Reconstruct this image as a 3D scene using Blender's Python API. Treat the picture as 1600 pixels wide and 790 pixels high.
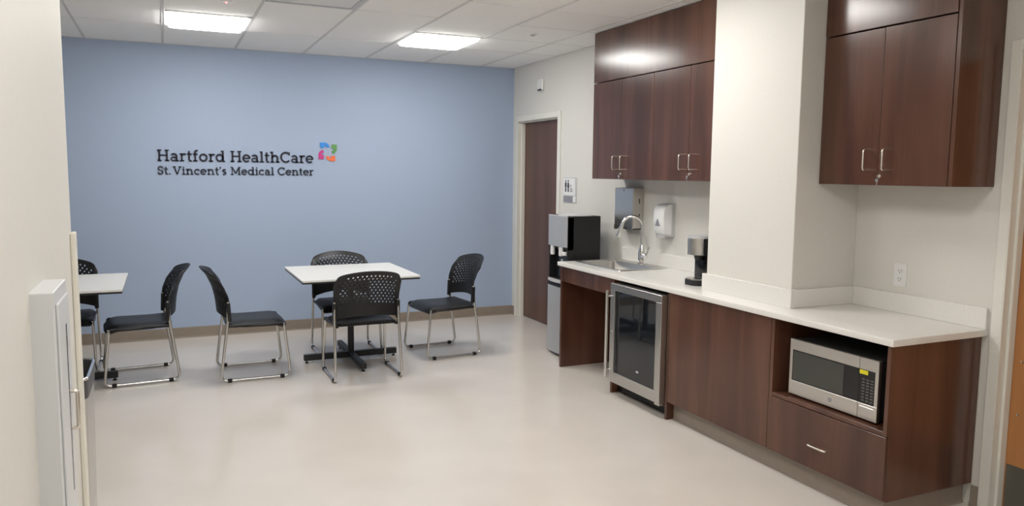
import bpy, bmesh, math, random
from mathutils import Vector, Matrix
random.seed(7)
PI = math.pi
for o in list(bpy.data.objects): bpy.data.objects.remove(o)
SC = bpy.context.scene
COL = SC.collection

# ------------------------------------------------------------------ camera
YAW, PITCH, ROLL = 0.426, 0.1047, 0.010
CAM = Vector((-3.4787, -7.6561, 1.5631))
fw = Vector((math.sin(YAW)*math.cos(PITCH), math.cos(YAW)*math.cos(PITCH), -math.sin(PITCH)))
rt = Vector((math.cos(YAW), -math.sin(YAW), 0)); up = rt.cross(fw)
rt2 = rt*math.cos(ROLL) + up*math.sin(ROLL); up2 = -rt*math.sin(ROLL) + up*math.cos(ROLL)
cd = bpy.data.cameras.new('camera'); cam = bpy.data.objects.new('camera', cd); COL.objects.link(cam)
cd.sensor_width = 36.0; cd.lens = 1198.6*36/1600; cd.clip_start = 0.05
M = Matrix((rt2, up2, -fw)).transposed().to_4x4(); M.translation = CAM
cam.matrix_world = M
SC.camera = cam

# ------------------------------------------------------------------ world, exposure
w = bpy.data.worlds.new('world'); SC.world = w; w.use_nodes = True
w.node_tree.nodes['Background'].inputs[0].default_value = (0.9, 0.95, 1, 1)
w.node_tree.nodes['Background'].inputs[1].default_value = 0.05
SC.view_settings.view_transform = 'Standard'; SC.view_settings.look = 'None'
SC.view_settings.gamma = 1; SC.view_settings.use_curve_mapping = False
SC.view_settings.exposure = 0.0
PANEL_STRENGTH = 23.5            # brightness of the ceiling light panels

H = 2.671                        # ceiling height
T = 0.6096                       # ceiling module
G0, Y1 = 1.005, 1.010            # first grid lines from the right and back walls

# ------------------------------------------------------------------ materials
def new_mat(name, col, rough=0.5, metal=0.0, coat=0.0, emit=None, strength=0.0, spec=0.5):
    m = bpy.data.materials.new(name); m.use_nodes = True
    b = m.node_tree.nodes['Principled BSDF']
    b.inputs['Base Color'].default_value = (*col, 1)
    b.inputs['Roughness'].default_value = rough
    b.inputs['Metallic'].default_value = metal
    b.inputs['Coat Weight'].default_value = coat
    b.inputs['Specular IOR Level'].default_value = spec
    if emit:
        b.inputs['Emission Color'].default_value = (*emit, 1)
        b.inputs['Emission Strength'].default_value = strength
    return m
def mottle(m, scale, amount, stretch=(1, 1, 1), bump=0.0, detail=3, rough_var=0.0):
    """vary the base colour of m with a world-anchored noise; optional fine relief"""
    nt = m.node_tree; N = nt.nodes; L = nt.links; b = N['Principled BSDF']
    col = list(b.inputs['Base Color'].default_value)[:3]
    g = N.new('ShaderNodeNewGeometry'); mp = N.new('ShaderNodeMapping'); mp.inputs['Scale'].default_value = stretch
    L.new(g.outputs['Position'], mp.inputs['Vector'])
    n = N.new('ShaderNodeTexNoise'); n.inputs['Scale'].default_value = scale; n.inputs['Detail'].default_value = detail
    L.new(mp.outputs[0], n.inputs['Vector'])
    r = N.new('ShaderNodeValToRGB')
    r.color_ramp.elements[0].position = 0.3; r.color_ramp.elements[1].position = 0.7
    r.color_ramp.elements[0].color = (*[c*(1-amount) for c in col], 1)
    r.color_ramp.elements[1].color = (*[min(1, c*(1+amount)) for c in col], 1)
    L.new(n.outputs['Fac'], r.inputs['Fac']); L.new(r.outputs['Color'], b.inputs['Base Color'])
    if bump:
        bp = N.new('ShaderNodeBump'); bp.inputs['Strength'].default_value = bump; bp.inputs['Distance'].default_value = 0.002
        L.new(n.outputs['Fac'], bp.inputs['Height']); L.new(bp.outputs['Normal'], b.inputs['Normal'])
    return m
def wood(name, stops, rough=0.30, fine=0.18, scale=1.0):
    m = new_mat(name, stops[1], rough, spec=0.62); nt = m.node_tree; N = nt.nodes; L = nt.links; b = N['Principled BSDF']
    g = N.new('ShaderNodeNewGeometry'); oi = N.new('ShaderNodeObjectInfo')
    add = N.new('ShaderNodeVectorMath'); add.operation = 'MULTIPLY_ADD'
    L.new(oi.outputs['Random'], add.inputs[0]); add.inputs[1].default_value = (3.1, 2.7, 1.9)
    L.new(g.outputs['Position'], add.inputs[2])
    mp = N.new('ShaderNodeMapping'); mp.inputs['Scale'].default_value = (5.5*scale, 5.5*scale, 0.5*scale)
    L.new(add.outputs[0], mp.inputs['Vector'])
    n = N.new('ShaderNodeTexNoise'); n.inputs['Scale'].default_value = 1.0; n.inputs['Detail'].default_value = 3.5
    n.inputs['Distortion'].default_value = 0.6; L.new(mp.outputs[0], n.inputs['Vector'])
    mp2 = N.new('ShaderNodeMapping'); mp2.inputs['Scale'].default_value = (120*scale, 120*scale, 3.5*scale)
    L.new(add.outputs[0], mp2.inputs['Vector'])
    n2 = N.new('ShaderNodeTexNoise'); n2.inputs['Scale'].default_value = 1.0; n2.inputs['Detail'].default_value = 4
    L.new(mp2.outputs[0], n2.inputs['Vector'])
    mix = N.new('ShaderNodeMath'); mix.operation = 'MULTIPLY_ADD'; mix.inputs[1].default_value = fine
    L.new(n2.outputs['Fac'], mix.inputs[0]); L.new(n.outputs['Fac'], mix.inputs[2])
    r = N.new('ShaderNodeValToRGB'); cr = r.color_ramp
    cr.elements[0].position = 0.36; cr.elements[0].color = (*stops[0], 1)
    cr.elements[1].position = 0.80; cr.elements[1].color = (*stops[2], 1)
    e = cr.elements.new(0.58); e.color = (*stops[1], 1)
    L.new(mix.outputs[0], r.inputs['Fac']); L.new(r.outputs['Color'], b.inputs['Base Color'])
    return m
def brushed(name, col, rough, stretch):
    m = new_mat(name, col, rough, 1.0); nt = m.node_tree; N = nt.nodes; L = nt.links; b = N['Principled BSDF']
    g = N.new('ShaderNodeNewGeometry'); mp = N.new('ShaderNodeMapping'); mp.inputs['Scale'].default_value = stretch
    L.new(g.outputs['Position'], mp.inputs['Vector'])
    n = N.new('ShaderNodeTexNoise'); n.inputs['Scale'].default_value = 1; n.inputs['Detail'].default_value = 3
    L.new(mp.outputs[0], n.inputs['Vector'])
    mr = N.new('ShaderNodeMapRange'); mr.inputs['To Min'].default_value = rough*0.8; mr.inputs['To Max'].default_value = rough*1.25
    L.new(n.outputs['Fac'], mr.inputs['Value']); L.new(mr.outputs[0], b.inputs['Roughness'])
    return m

MT = {}
MT['wall'] = mottle(new_mat('cream_wall_paint', (0.732, 0.714, 0.668), 0.55), 60, 0.012, bump=0.05)
MT['blue'] = mottle(new_mat('blue_wall_paint', (0.395, 0.485, 0.65), 0.55), 60, 0.015, bump=0.05)
MT['floor'] = mottle(new_mat('beige_sheet_vinyl', (0.70, 0.645, 0.59), 0.16, spec=0.5), 3.0, 0.025, detail=6)
MT['tile'] = mottle(new_mat('ceiling_tile_white', (0.95, 0.94, 0.92), 0.85), 90, 0.02, bump=0.2)
MT['grid'] = new_mat('ceiling_grid_grey', (0.68, 0.67, 0.655), 0.6)
MT['tee'] = new_mat('ceiling_tee_white', (0.80, 0.79, 0.77), 0.7)
MT['base'] = mottle(new_mat('taupe_vinyl_base', (0.29, 0.24, 0.195), 0.30), 20, 0.04)
MT['frame'] = new_mat('painted_metal_frame', (0.80, 0.79, 0.73), 0.4)
MT['trim'] = new_mat('corner_guard_vinyl', (0.82, 0.79, 0.70), 0.4)
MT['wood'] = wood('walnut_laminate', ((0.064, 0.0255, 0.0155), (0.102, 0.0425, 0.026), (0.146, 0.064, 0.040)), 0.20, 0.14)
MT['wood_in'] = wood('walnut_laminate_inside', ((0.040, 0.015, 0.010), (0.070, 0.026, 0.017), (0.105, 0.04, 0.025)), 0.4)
MT['door_wood'] = wood('brown_door_veneer', ((0.085, 0.040, 0.027), (0.115, 0.055, 0.038), (0.14, 0.07, 0.05)), 0.38)
MT['oak'] = wood('honey_maple_veneer', ((0.42, 0.175, 0.055), (0.50, 0.22, 0.075), (0.58, 0.27, 0.10)), 0.38)
MT['quartz'] = mottle(new_mat('white_quartz', (0.82, 0.80, 0.765), 0.16), 160, 0.03, detail=2)
MT['laminate'] = mottle(new_mat('white_table_laminate', (0.76, 0.755, 0.73), 0.35), 30, 0.01)
MT['black'] = new_mat('black_plastic', (0.012, 0.012, 0.013), 0.42)
MT['seat'] = new_mat('black_chair_plastic', (0.009, 0.009, 0.010), 0.42, spec=0.4)
MT['blackmetal'] = new_mat('black_powder_coat', (0.012, 0.012, 0.013), 0.45)
MT['rubber'] = new_mat('black_rubber', (0.010, 0.010, 0.010), 0.7)
MT['gloss_black'] = new_mat('gloss_black', (0.008, 0.008, 0.009), 0.12)
MT['chrome'] = new_mat('polished_chrome', (0.82, 0.82, 0.82), 0.10, 1.0)
MT['tube'] = new_mat('satin_chrome_tube', (0.66, 0.65, 0.63), 0.25, 1.0)
MT['nickel'] = new_mat('satin_nickel', (0.80, 0.75, 0.68), 0.25, 1.0)
MT['steel'] = brushed('brushed_steel', (0.60, 0.585, 0.56), 0.30, (4, 4, 300))
MT['steel_h'] = brushed('brushed_steel_horizontal', (0.66, 0.63, 0.59), 0.34, (3, 3, 400))
MT['silver'] = new_mat('silver_painted_plastic', (0.46, 0.47, 0.49), 0.38, 0.35)
MT['glass_dark'] = new_mat('smoked_glass', (0.010, 0.012, 0.015), 0.03, spec=0.8)
MT['mw_window'] = new_mat('microwave_window', (0.055, 0.057, 0.05), 0.18)
MT['white'] = new_mat('white_plastic', (0.82, 0.82, 0.82), 0.35)
MT['kick'] = new_mat('grey_kick_plate', (0.17, 0.165, 0.14), 0.35, 0.5)
MT['lightgrey'] = new_mat('light_grey_plastic', (0.55, 0.55, 0.56), 0.4)
MT['midgrey'] = new_mat('grey_plastic', (0.26, 0.26, 0.29), 0.4)
MT['darkgrey'] = new_mat('dark_grey_plastic', (0.06, 0.06, 0.07), 0.4)
MT['cabinet_white'] = new_mat('white_powder_coat', (0.68, 0.69, 0.70), 0.35)
MT['ink'] = new_mat('navy_black_letters', (0.012, 0.014, 0.030), 0.4)
MT['e_blue'] = new_mat('emblem_blue', (0.04, 0.29, 0.80), 0.4)
MT['e_green'] = new_mat('emblem_green', (0.13, 0.34, 0.10), 0.4)
MT['e_orange'] = new_mat('emblem_orange', (0.90, 0.19, 0.07), 0.4)
MT['e_pink'] = new_mat('emblem_pink', (0.62, 0.05, 0.27), 0.4)
MT['yellow'] = new_mat('yellow_sticker', (0.80, 0.72, 0.02), 0.5)
MT['key'] = new_mat('key_print', (0.13, 0.13, 0.12), 0.5)
MT['lens'] = new_mat('light_diffuser', (0.9, 0.9, 0.9), 0.4, emit=(1.0, 0.985, 0.95), strength=PANEL_STRENGTH)
MT['led'] = new_mat('red_indicator', (0.8, 0.1, 0.1), 0.4, emit=(1, 0.12, 0.12), strength=6)

# ------------------------------------------------------------------ mesh helpers
def NB(): return bmesh.new()
def add_box(bm, x0, x1, y0, y1, z0, z1, bev=0.0, seg=2, mat=None):
    g = bmesh.ops.create_cube(bm, size=1.0)['verts']
    sx, sy, sz = abs(x1-x0), abs(y1-y0), abs(z1-z0)
    for v in g:
        v.co = Vector((v.co.x*sx+(x0+x1)/2, v.co.y*sy+(y0+y1)/2, v.co.z*sz+(z0+z1)/2))
        if mat: v.co = mat @ v.co
    if bev > 0:
        ed = list({e for v in g for e in v.link_edges})
        bmesh.ops.bevel(bm, geom=ed, offset=bev, segments=seg, profile=0.5, affect='EDGES', clamp_overlap=True)
    return bm
def fillet(pts, r, n=6):
    pts = [Vector(p) for p in pts]; out = [pts[0]]
    for i in range(1, len(pts)-1):
        a, b, c = pts[i-1], pts[i], pts[i+1]
        d1, d2 = (a-b), (c-b); l1, l2 = d1.length, d2.length; d1.normalize(); d2.normalize()
        ang = d1.angle(d2)
        if ang > PI-0.02: out.append(b); continue
        k = min(r/math.tan(ang/2), 0.48*l1, 0.48*l2); rr = k*math.tan(ang/2)
        ctr = b + (d1+d2).normalized()*(rr/math.sin(ang/2))
        p, q = b+d1*k-ctr, b+d2*k-ctr
        for j in range(n+1):
            t = j/n; om = p.angle(q)
            out.append(ctr + (p*math.sin((1-t)*om)+q*math.sin(t*om))/math.sin(om))
    out.append(pts[-1]); return out
def add_tube(bm, pts, r, seg=10, caps=True):
    pts = [Vector(p) for p in pts]; n = len(pts); rings = []
    rad = r if isinstance(r, (list, tuple)) else [r]*n
    t0 = (pts[1]-pts[0]).normalized()
    ref = Vector((0, 0, 1)) if abs(t0.z) < 0.9 else Vector((1, 0, 0))
    u = t0.cross(ref).normalized()
    for i in range(n):
        t = (pts[min(i+1, n-1)]-pts[max(i-1, 0)]).normalized()
        u = (u - t*u.dot(t)).normalized(); v = t.cross(u)
        rings.append([bm.verts.new(pts[i]+(u*math.cos(2*PI*k/seg)+v*math.sin(2*PI*k/seg))*rad[i]) for k in range(seg)])
    for a, b in zip(rings, rings[1:]):
        for k in range(seg): bm.faces.new((a[k], a[(k+1) % seg], b[(k+1) % seg], b[k]))
    if caps: bm.faces.new(rings[0][::-1]); bm.faces.new(rings[-1])
    return bm
def add_lathe(bm, prof, c=(0, 0, 0), seg=24, mat=None, sx=1, sy=1):
    rings = []
    for r, z in prof:
        ring = []
        for k in range(seg):
            a = 2*PI*k/seg; p = Vector((r*math.cos(a)*sx, r*math.sin(a)*sy, z))
            if mat: p = mat @ p
            ring.append(bm.verts.new(p+Vector(c)))
        rings.append(ring)
    for a, b in zip(rings, rings[1:]):
        for k in range(seg): bm.faces.new((a[k], a[(k+1) % seg], b[(k+1) % seg], b[k]))
    bm.faces.new(rings[0][::-1]); bm.faces.new(rings[-1])
    return bm
def add_prism(bm, poly, frame, depth):
    """poly: 2D outline; frame(u,v,w)->3D point; extruded from w=0 to w=depth"""
    a = [bm.verts.new(frame(u, v, 0)) for u, v in poly]; b = [bm.verts.new(frame(u, v, depth)) for u, v in poly]
    n = len(poly)
    bm.faces.new(a); bm.faces.new(b[::-1])
    for i in range(n): bm.faces.new((a[i], b[i], b[(i+1) % n], a[(i+1) % n]))
    return bm
def rrect(w, h, r, n=5):
    out = []
    for cx, cy, a0 in ((w/2-r, h/2-r, 0), (-w/2+r, h/2-r, 90), (-w/2+r, -h/2+r, 180), (w/2-r, -h/2+r, 270)):
        for i in range(n+1):
            a = math.radians(a0+90*i/n); out.append((cx+r*math.cos(a), cy+r*math.sin(a)))
    return out
def circle(r, n=20): return [(r*math.cos(2*PI*i/n), r*math.sin(2*PI*i/n)) for i in range(n)]
def fx(x, y, z): return lambda u, v, d: Vector((x-d, y-u, z+v))        # outline lies on a plane facing -x (u runs to the viewer's right)
def fy(x, y, z): return lambda u, v, d: Vector((x+u, y-d, z+v))        # faces -y
def fz(x, y, z): return lambda u, v, d: Vector((x+u, y+v, z+d))        # lies flat, grows upward
def obj(name, bm, mat, parent=None, smooth=None, label=None):
    bmesh.ops.recalc_face_normals(bm, faces=bm.faces[:])
    if parent is not None:
        off = WORLD0.get(parent.name, Vector((0, 0, 0)))
        for v in bm.verts: v.co -= off
    me = bpy.data.meshes.new(name); bm.to_mesh(me); bm.free()
    o = bpy.data.objects.new(name, me); COL.objects.link(o)
    me.materials.append(MT[mat] if isinstance(mat, str) else mat)
    if smooth is not None:
        for p in me.polygons: p.use_smooth = True
        me.set_sharp_from_angle(angle=math.radians(smooth))
    if parent is not None:
        o.parent = parent
        WORLD0[o.name] = WORLD0.get(parent.name, Vector((0, 0, 0)))
        if WORLD0.get(parent.name) is not None and parent.type == 'MESH' and parent.parent is not None: pass
    if label: o['label'] = label
    return o
WORLD0 = {}
def tag(o, label, cat, group=None, kind=None):
    o['label'] = label; o['category'] = cat
    if group: o['group'] = group
    if kind: o['kind'] = kind
    return o
def thing(name, loc, label, cat, group=None):
    o = bpy.data.objects.new(name, None); COL.objects.link(o); o.location = loc
    o.empty_display_size = 0.1; WORLD0[o.name] = Vector(loc)
    return tag(o, label, cat, group)
def struct(name, bm, mat, label, cat, smooth=None):
    return tag(obj(name, bm, mat, None, smooth), label, cat, kind='structure')
def copy_tree(o, parent=None):
    c = o.copy(); COL.objects.link(c)
    if parent is not None: c.parent = parent
    for ch in [x for x in o.children]: copy_tree(ch, c)
    return c

# ------------------------------------------------------------------ the room
XW, YS = -6.6, -9.6              # far left wall and the wall behind the camera
XL, YE = -3.757, -4.80           # near left wall face and its end
b = NB(); add_box(b, XW, 0.3, YS, 0, -0.12, 0); struct('floor', b, 'floor', 'glossy beige sheet vinyl floor across the whole room', 'floor')
b = NB(); add_box(b, XW-0.15, 0.3, 0, 0.15, -0.1, H+0.15); struct('wall_back', b, 'blue', 'dusty blue accent wall behind the tables', 'wall')
b = NB()
D1A, D1B, D1T = -0.135, -1.045, 2.100       # far door opening
D2A, D2B, D2T = -5.435, -6.35, 2.120        # near door opening
WT = 0.14
for y0, y1, z0, z1 in ((0, D1A, -0.1, H+.15), (D1A, D1B, D1T, H+.15), (D1B, D2A, -0.1, H+.15), (D2A, D2B, D2T, H+.15), (D2B, YS, -0.1, H+.15)):
    add_box(b, 0, WT, y1, y0, z0, z1)
struct('wall_right', b, 'wall', 'cream painted wall behind the kitchenette cabinets', 'wall')
b = NB(); add_box(b, XL-0.14, XL, YS, YE, -0.1, H+.15, 0.004); struct('wall_left', b, 'wall', 'cream wall at the left edge with the extinguisher cabinet', 'wall')
b = NB(); add_box(b, XW-0.15, XW, YS, 0, -0.1, H+.15); struct('wall_far_left', b, 'wall', 'cream wall closing the room beyond the left table', 'wall')
b = NB(); add_box(b, XW-0.15, 0.3, YS-0.15, YS, -0.1, H+.15); struct('wall_front', b, 'wall', 'cream wall behind the camera', 'wall')
# boxed-out column between the wall cabinets
CX, CYA, CYB = -0.450, -3.885, -4.588
CT, CB, CF = 0.858, 0.826, -0.628        # countertop top, underside, front edge
b = NB(); add_box(b, CX, 0, CYB, CYA, CT, H+.05, 0.003, 1); struct('wall_column', b, 'wall', 'cream boxed-out column between the two groups of wall cabinets', 'column')

# ceiling: slab, tee grid, individual tiles
b = NB(); add_box(b, XW-.1, 0.2, YS-.1, 0.1, H+0.03, H+0.12)
ceil = struct('ceiling', b, 'tile', 'white suspended tile ceiling with grey tee grid', 'ceiling')
xl = [0.0, -0.3954] + [-(G0+k*T) for k in range(0, 10)]; xl = [x for x in xl if x > XW] + [XW]
yl = [0.0] + [-(Y1+k*T) for k in range(0, 15)]; yl = [y for y in yl if y > YS] + [YS]
def is_light(i, j): return (i, j) in ((2, 1), (5, 1), (2, 5), (5, 5), (4, 9), (5, 13))
def is_vent(i, j): return i == 4 and j == 3
b = NB()
for x in xl[1:-1]: add_box(b, x-0.0095, x+0.0095, YS, 0, H-0.002, H+0.012)
add_box(b, -0.02, 0, YS, 0, H-0.001, H+.012); add_box(b, XW, 0, -0.02, 0, H-0.001, H+.012)
obj('main_tees', b, 'grid', ceil)
cache = {}; cross = []
for i in range(len(xl)-1):
    j = 0; nj = len(yl)-1
    while j < nj:
        if is_light(i, j) or is_vent(i, j):
            cross += [(i, yl[j]), (i, yl[j+1])]; j += 1; continue
        k = j+1                                   # two-by-four tiles where two free modules follow each other
        if j > 0 and k < nj and not (is_light(i, k) or is_vent(i, k)) and i > 1: k += 1
        x0, x1, y0, y1 = xl[i+1], xl[i], yl[k], yl[j]
        sx, sy = x1-x0-0.0185, y1-y0-0.010
        key = (round(sx, 3), round(sy, 3))
        if key not in cache:
            b = NB(); add_box(b, -sx/2, sx/2, -sy/2, sy/2, 0, 0.015, 0.001, 1)
            me = bpy.data.meshes.new('ceiling_tile'); bmesh.ops.recalc_face_normals(b, faces=b.faces[:]); b.to_mesh(me); b.free(); me.materials.append(MT['tile']); cache[key] = me
        o = bpy.data.objects.new('ceiling_tile', cache[key]); COL.objects.link(o)
        o.location = ((x0+x1)/2, (y0+y1)/2, H+0.001); o.parent = ceil
        cross.append((i, yl[k])); j = k
b = NB()
for i, y in set(cross):
    if y > YS+0.01: add_box(b, xl[i+1]+0.012, xl[i]-0.012, y-0.006, y+0.006, H-0.0005, H+0.012)
obj('cross_tees', b, 'tee', ceil)

# light panels
def light_panel(x, y, label):
    t = thing('ceiling_light', (x, y, H-0.006), label, 'ceiling light', 'square ceiling light panels')
    hw = 0.293; f = 0.022
    b = NB()
    for a in ((-hw, hw, -hw, -hw+f), (-hw, hw, hw-f, hw), (-hw, -hw+f, -hw+f, hw-f), (hw-f, hw, -hw+f, hw-f)):
        add_box(b, x+a[0], x+a[1], y+a[2], y+a[3], H-0.006, H+0.02)
    obj('frame', b, 'white', t)
    b = NB(); V = []
    for ins, z in ((0, H+0.015), (0.0, H-0.006), (0.012, H-0.026), (0.05, H-0.036)):
        q_ = hw-f-ins; V.append([b.verts.new((x+u*q_, y+v*q_, z)) for u, v in ((-1, -1), (1, -1), (1, 1), (-1, 1))])
    for a, c in zip(V, V[1:]):
        for k in range(4): b.faces.new((a[k], a[(k+1) % 4], c[(k+1) % 4], c[k]))
    b.faces.new(V[0]); b.faces.new(V[-1]); obj('diffuser', b, 'lens', t)
xr, xf_ = (xl[2]+xl[3])/2, (xl[5]+xl[6])/2
lab = {1: ('lit square ceiling panel above the right table, near the blue wall', 'lit square ceiling panel toward the left, above the facing chairs'),
       5: ('lit square ceiling panel above the kitchenette counter, outside the picture', 'lit square ceiling panel over the open floor, outside the picture'),
       9: ('lit square ceiling panel by the near door, outside the picture', 'lit square ceiling panel by the extinguisher cabinet, outside the picture'),
       13: ('lit square ceiling panel behind the camera on the door side', 'lit square ceiling panel behind the camera on the left side')}
for j in (1, 5, 9, 13):
    yc = (yl[j]+yl[j+1])/2
    if is_light(2, j): light_panel(xr, yc, lab[j][0])
    if is_light(5, j): light_panel(xf_, yc, lab[j][1])
    if is_light(4, j): light_panel((xl[4]+xl[5])/2, yc, 'unseen square ceiling panel added over the near floor to brighten the near side')  # extra unseen panel, added to brighten the near left wall and counter

# ceiling air diffuser
x0, x1, y0, y1 = xl[5], xl[4], yl[4], yl[3]; xc, yc = (x0+x1)/2, (y0+y1)/2
t = thing('ceiling_vent', (xc, yc, H-0.006), 'grey-white square air diffuser in the ceiling at the top edge', 'air vent')
b = NB(); hw = 0.293
for a in ((-hw, hw, -hw, -hw+.03), (-hw, hw, hw-.03, hw), (-hw, -hw+.03, -hw+.03, hw-.03), (hw-.03, hw, -hw+.03, hw-.03)):
    add_box(b, xc+a[0], xc+a[1], yc+a[2], yc+a[3], H-0.006, H+0.015)
obj('frame', b, 'lightgrey', t)
b = NB(); add_box(b, xc-.26, xc+.26, yc-.26, yc+.26, H+0.007, H+0.015); obj('backing', b, 'white', t)
for k in range(9):
    b = NB(); yy = yc-0.235+k*0.058
    mt = Matrix.Translation((xc, yy, H+0.001)) @ Matrix.Rotation(-0.18, 4, 'X')
    add_box(b, -.262, .262, -.022, .022, -.0012, .0012, mat=mt); obj('slat', b, 'white', t)
# smoke detector with red lamp, sprinkler
t = thing('smoke_detector', (-3.075, -2.325, H-0.045), 'white smoke detector with a red indicator light on the ceiling', 'smoke detector')
b = NB(); add_lathe(b, [(0.035, -0.045), (0.048, -0.035), (0.055, -0.01), (0.06, 0.0)], (-3.075, -2.325, H), 28); obj('body', b, 'white', t, 40)
b = NB(); add_lathe(b, [(0.003, -0.006), (0.006, -0.003), (0.006, 0.006)], (-3.072, -2.300, H-0.046), 12); obj('indicator_light', b, 'led', t, 40, 'glowing red indicator')
t = thing('sprinkler_head', (-0.73, -1.96, H-0.006), 'small round sprinkler cover in the ceiling by the wall cabinets', 'sprinkler')
b = NB(); add_lathe(b, [(0.038, -0.006), (0.042, -0.002), (0.042, 0.002)], (-0.73, -1.96, H), 24); obj('cover_plate', b, 'white', t, 40)
b = NB(); add_lathe(b, [(0.016, -0.016), (0.02, -0.011), (0.02, -0.005)], (-0.73, -1.96, H), 20); obj('cap', b, 'lightgrey', t, 40)

# baseboards
BH = 0.10
def cove(b, x0, x1, y0, y1, toe=0.010):
    # small coved toe at the foot of a vinyl base that runs along x (facing -y) or along y (facing -x)
    pr = [(0, 0), (toe, 0), (toe*0.95, 0.0015), (toe*0.45, 0.005), (toe*0.12, 0.011), (0, 0.02)]
    if (x1-x0) > (y1-y0): add_prism(b, pr, (lambda u, v, d: Vector((x0+d*(x1-x0), y0-u, v))), 1.0)
    elif x0 > -1: add_prism(b, pr, (lambda u, v, d: Vector((x0-u, y0+d*(y1-y0), v))), 1.0)
def baseb(name, x0, x1, y0, y1, label):
    b = NB(); add_box(b, x0, x1, y0, y1, 0, BH, 0.003, 1); cove(b, x0, x1, y0, y1); return struct(name, b, 'base', label, 'baseboard')
baseb('baseboard_back', XW, 0, -0.008, 0, 'taupe vinyl baseboard along the blue wall')
b = NB(); add_box(b, -0.008, 0, -0.085, -0.008, 0, BH, 0.002, 1); add_box(b, -0.008, 0, -2.262, -1.10, 0, BH, 0.002, 1)
add_box(b, -0.008, 0, -3.04, -2.285, 0, BH, 0.002, 1); struct('baseboard_right', b, 'base', 'taupe vinyl baseboard along the kitchenette wall', 'baseboard')
baseb('baseboard_right_end', -0.010, 0, -5.384, -5.345, 'short taupe baseboard between the cabinet end and the near door frame')
baseb('baseboard_left', XL, XL+0.008, YS, YE, 'taupe vinyl baseboard on the near left wall')
baseb('baseboard_far_left', XW, XW+0.008, YS, -0.008, 'taupe vinyl baseboard beyond the left table')
# corner guard on the end of the left wall
b = NB(); add_box(b, XL, XL+0.014, YE-0.05, YE+0.012, 0.0, 1.357, 0.004, 2); add_box(b, XL-0.15, XL, YE, YE+0.012, 0.0, 1.357, 0.004, 2)
struct('trim_1', b, 'trim', 'cream vinyl corner guard on the end of the left wall', 'corner guard')

# ------------------------------------------------------------------ doors
d = bpy.data.objects.new('door_1', None); COL.objects.link(d); d.location = (0.06, (D1A+D1B)/2, 0); WORLD0['door_1'] = Vector(d.location)
tag(d, 'dark brown wooden door in a white frame beside the water cooler', 'door', kind='structure')
def frame_parts(d, ya, yb, zt, face=0.055):
    for nm, y0, y1, z0, z1 in (('frame_jamb', ya, ya+face, 0, zt+face), ('frame_jamb', yb-face, yb, 0, zt+face), ('frame_head', yb, ya, zt, zt+face)):
        b = NB(); add_box(b, -0.012, 0.0, min(y0, y1), max(y0, y1), z0, z1, 0.003, 1)
        if nm == 'frame_jamb':
            s = -1 if y0 == ya else 1
            e = ya if y0 == ya else yb
            add_box(b, -0.012, 0.135, min(e, e+s*0.004), max(e, e+s*0.004), 0, zt)
            add_box(b, 0.030, 0.072, min(e, e+s*0.016), max(e, e+s*0.016), 0, zt, 0.002, 1)
        else:
            add_box(b, -0.012, 0.135, yb, ya, zt-0.004, zt); add_box(b, 0.03, 0.072, yb, ya, zt-0.016, zt, 0.002, 1)
        obj(nm, b, 'frame', d)
frame_parts(d, D1A, D1B, D1T)
b = NB(); add_box(b, 0.074, 0.118, D1B+0.006, D1A-0.006, 0.006, D1T-0.006, 0.002, 1); lf = obj('door_leaf', b, 'door_wood', d)
b = NB(); add_tube(b, fillet([(0.074, D1B+0.07, 1.0), (0.02, D1B+0.07, 1.0), (0.02, D1B+0.18, 1.0)], 0.015), 0.010, 10); obj('lever_handle', b, 'nickel', lf, 50)
d = bpy.data.objects.new('door_2', None); COL.objects.link(d); d.location = (0.06, (D2A+D2B)/2, 0); WORLD0['door_2'] = Vector(d.location)
tag(d, 'honey maple door with grey kick plate in a cream frame at the right edge', 'door', kind='structure')
frame_parts(d, D2A, D2B, D2T, 0.05)
b = NB(); add_box(b, 0.074, 0.118, D2B+0.006, D2A-0.008, 0.008, D2T-0.006, 0.002, 1); lf = obj('door_leaf', b, 'oak', d)
b = NB(); add_box(b, 0.072, 0.0745, D2B+0.03, D2A-0.020, 0.012, 0.232, 0.001, 1); obj('kick_plate', b, 'kick', lf)
for z in (0.723, 0.474):
    b = NB(); add_prism(b, circle(0.006, 12), fx(0.0745, -5.489, z), 0.003); obj('screw', b, 'chrome', lf)
b = NB(); add_tube(b, fillet([(0.074, D2B+0.07, 1.0), (0.02, D2B+0.07, 1.0), (0.02, D2B+0.18, 1.0)], 0.015), 0.010, 10); obj('lever_handle', b, 'nickel', lf, 50)

# ------------------------------------------------------------------ lettering on the blue wall
SW = 0.150
def stroke(bm, pts, wd, frame, depth):
    n = len(pts); P = [Vector((p[0], p[1])) for p in pts]; Lf = []; Rt = []
    for i in range(n):
        t = (P[min(i+1, n-1)]-P[max(i-1, 0)]).normalized(); nn = Vector((-t.y, t.x))*wd/2
        Lf.append(P[i]+nn); Rt.append(P[i]-nn)
    for i in range(n-1):
        add_prism(bm, [tuple(Lf[i]), tuple(Lf[i+1]), tuple(Rt[i+1]), tuple(Rt[i])], frame, depth)
def L_(x0, y0, x1, y1, w=SW): return ([(x0, y0), (x1, y1)], w)
def A_(cx, cy, rx, ry, a0, a1, w=SW, n=14):
    return ([(cx+rx*math.cos(math.radians(a0+(a1-a0)*i/n)), cy+ry*math.sin(math.radians(a0+(a1-a0)*i/n))) for i in range(n+1)], w)
SF = 0.105
def sf(x0, x1, y): return L_(x0, y, x1, y, SF)
lo, hi, xh = SF/2, 1-SF/2, 0.70-SF/2
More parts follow.
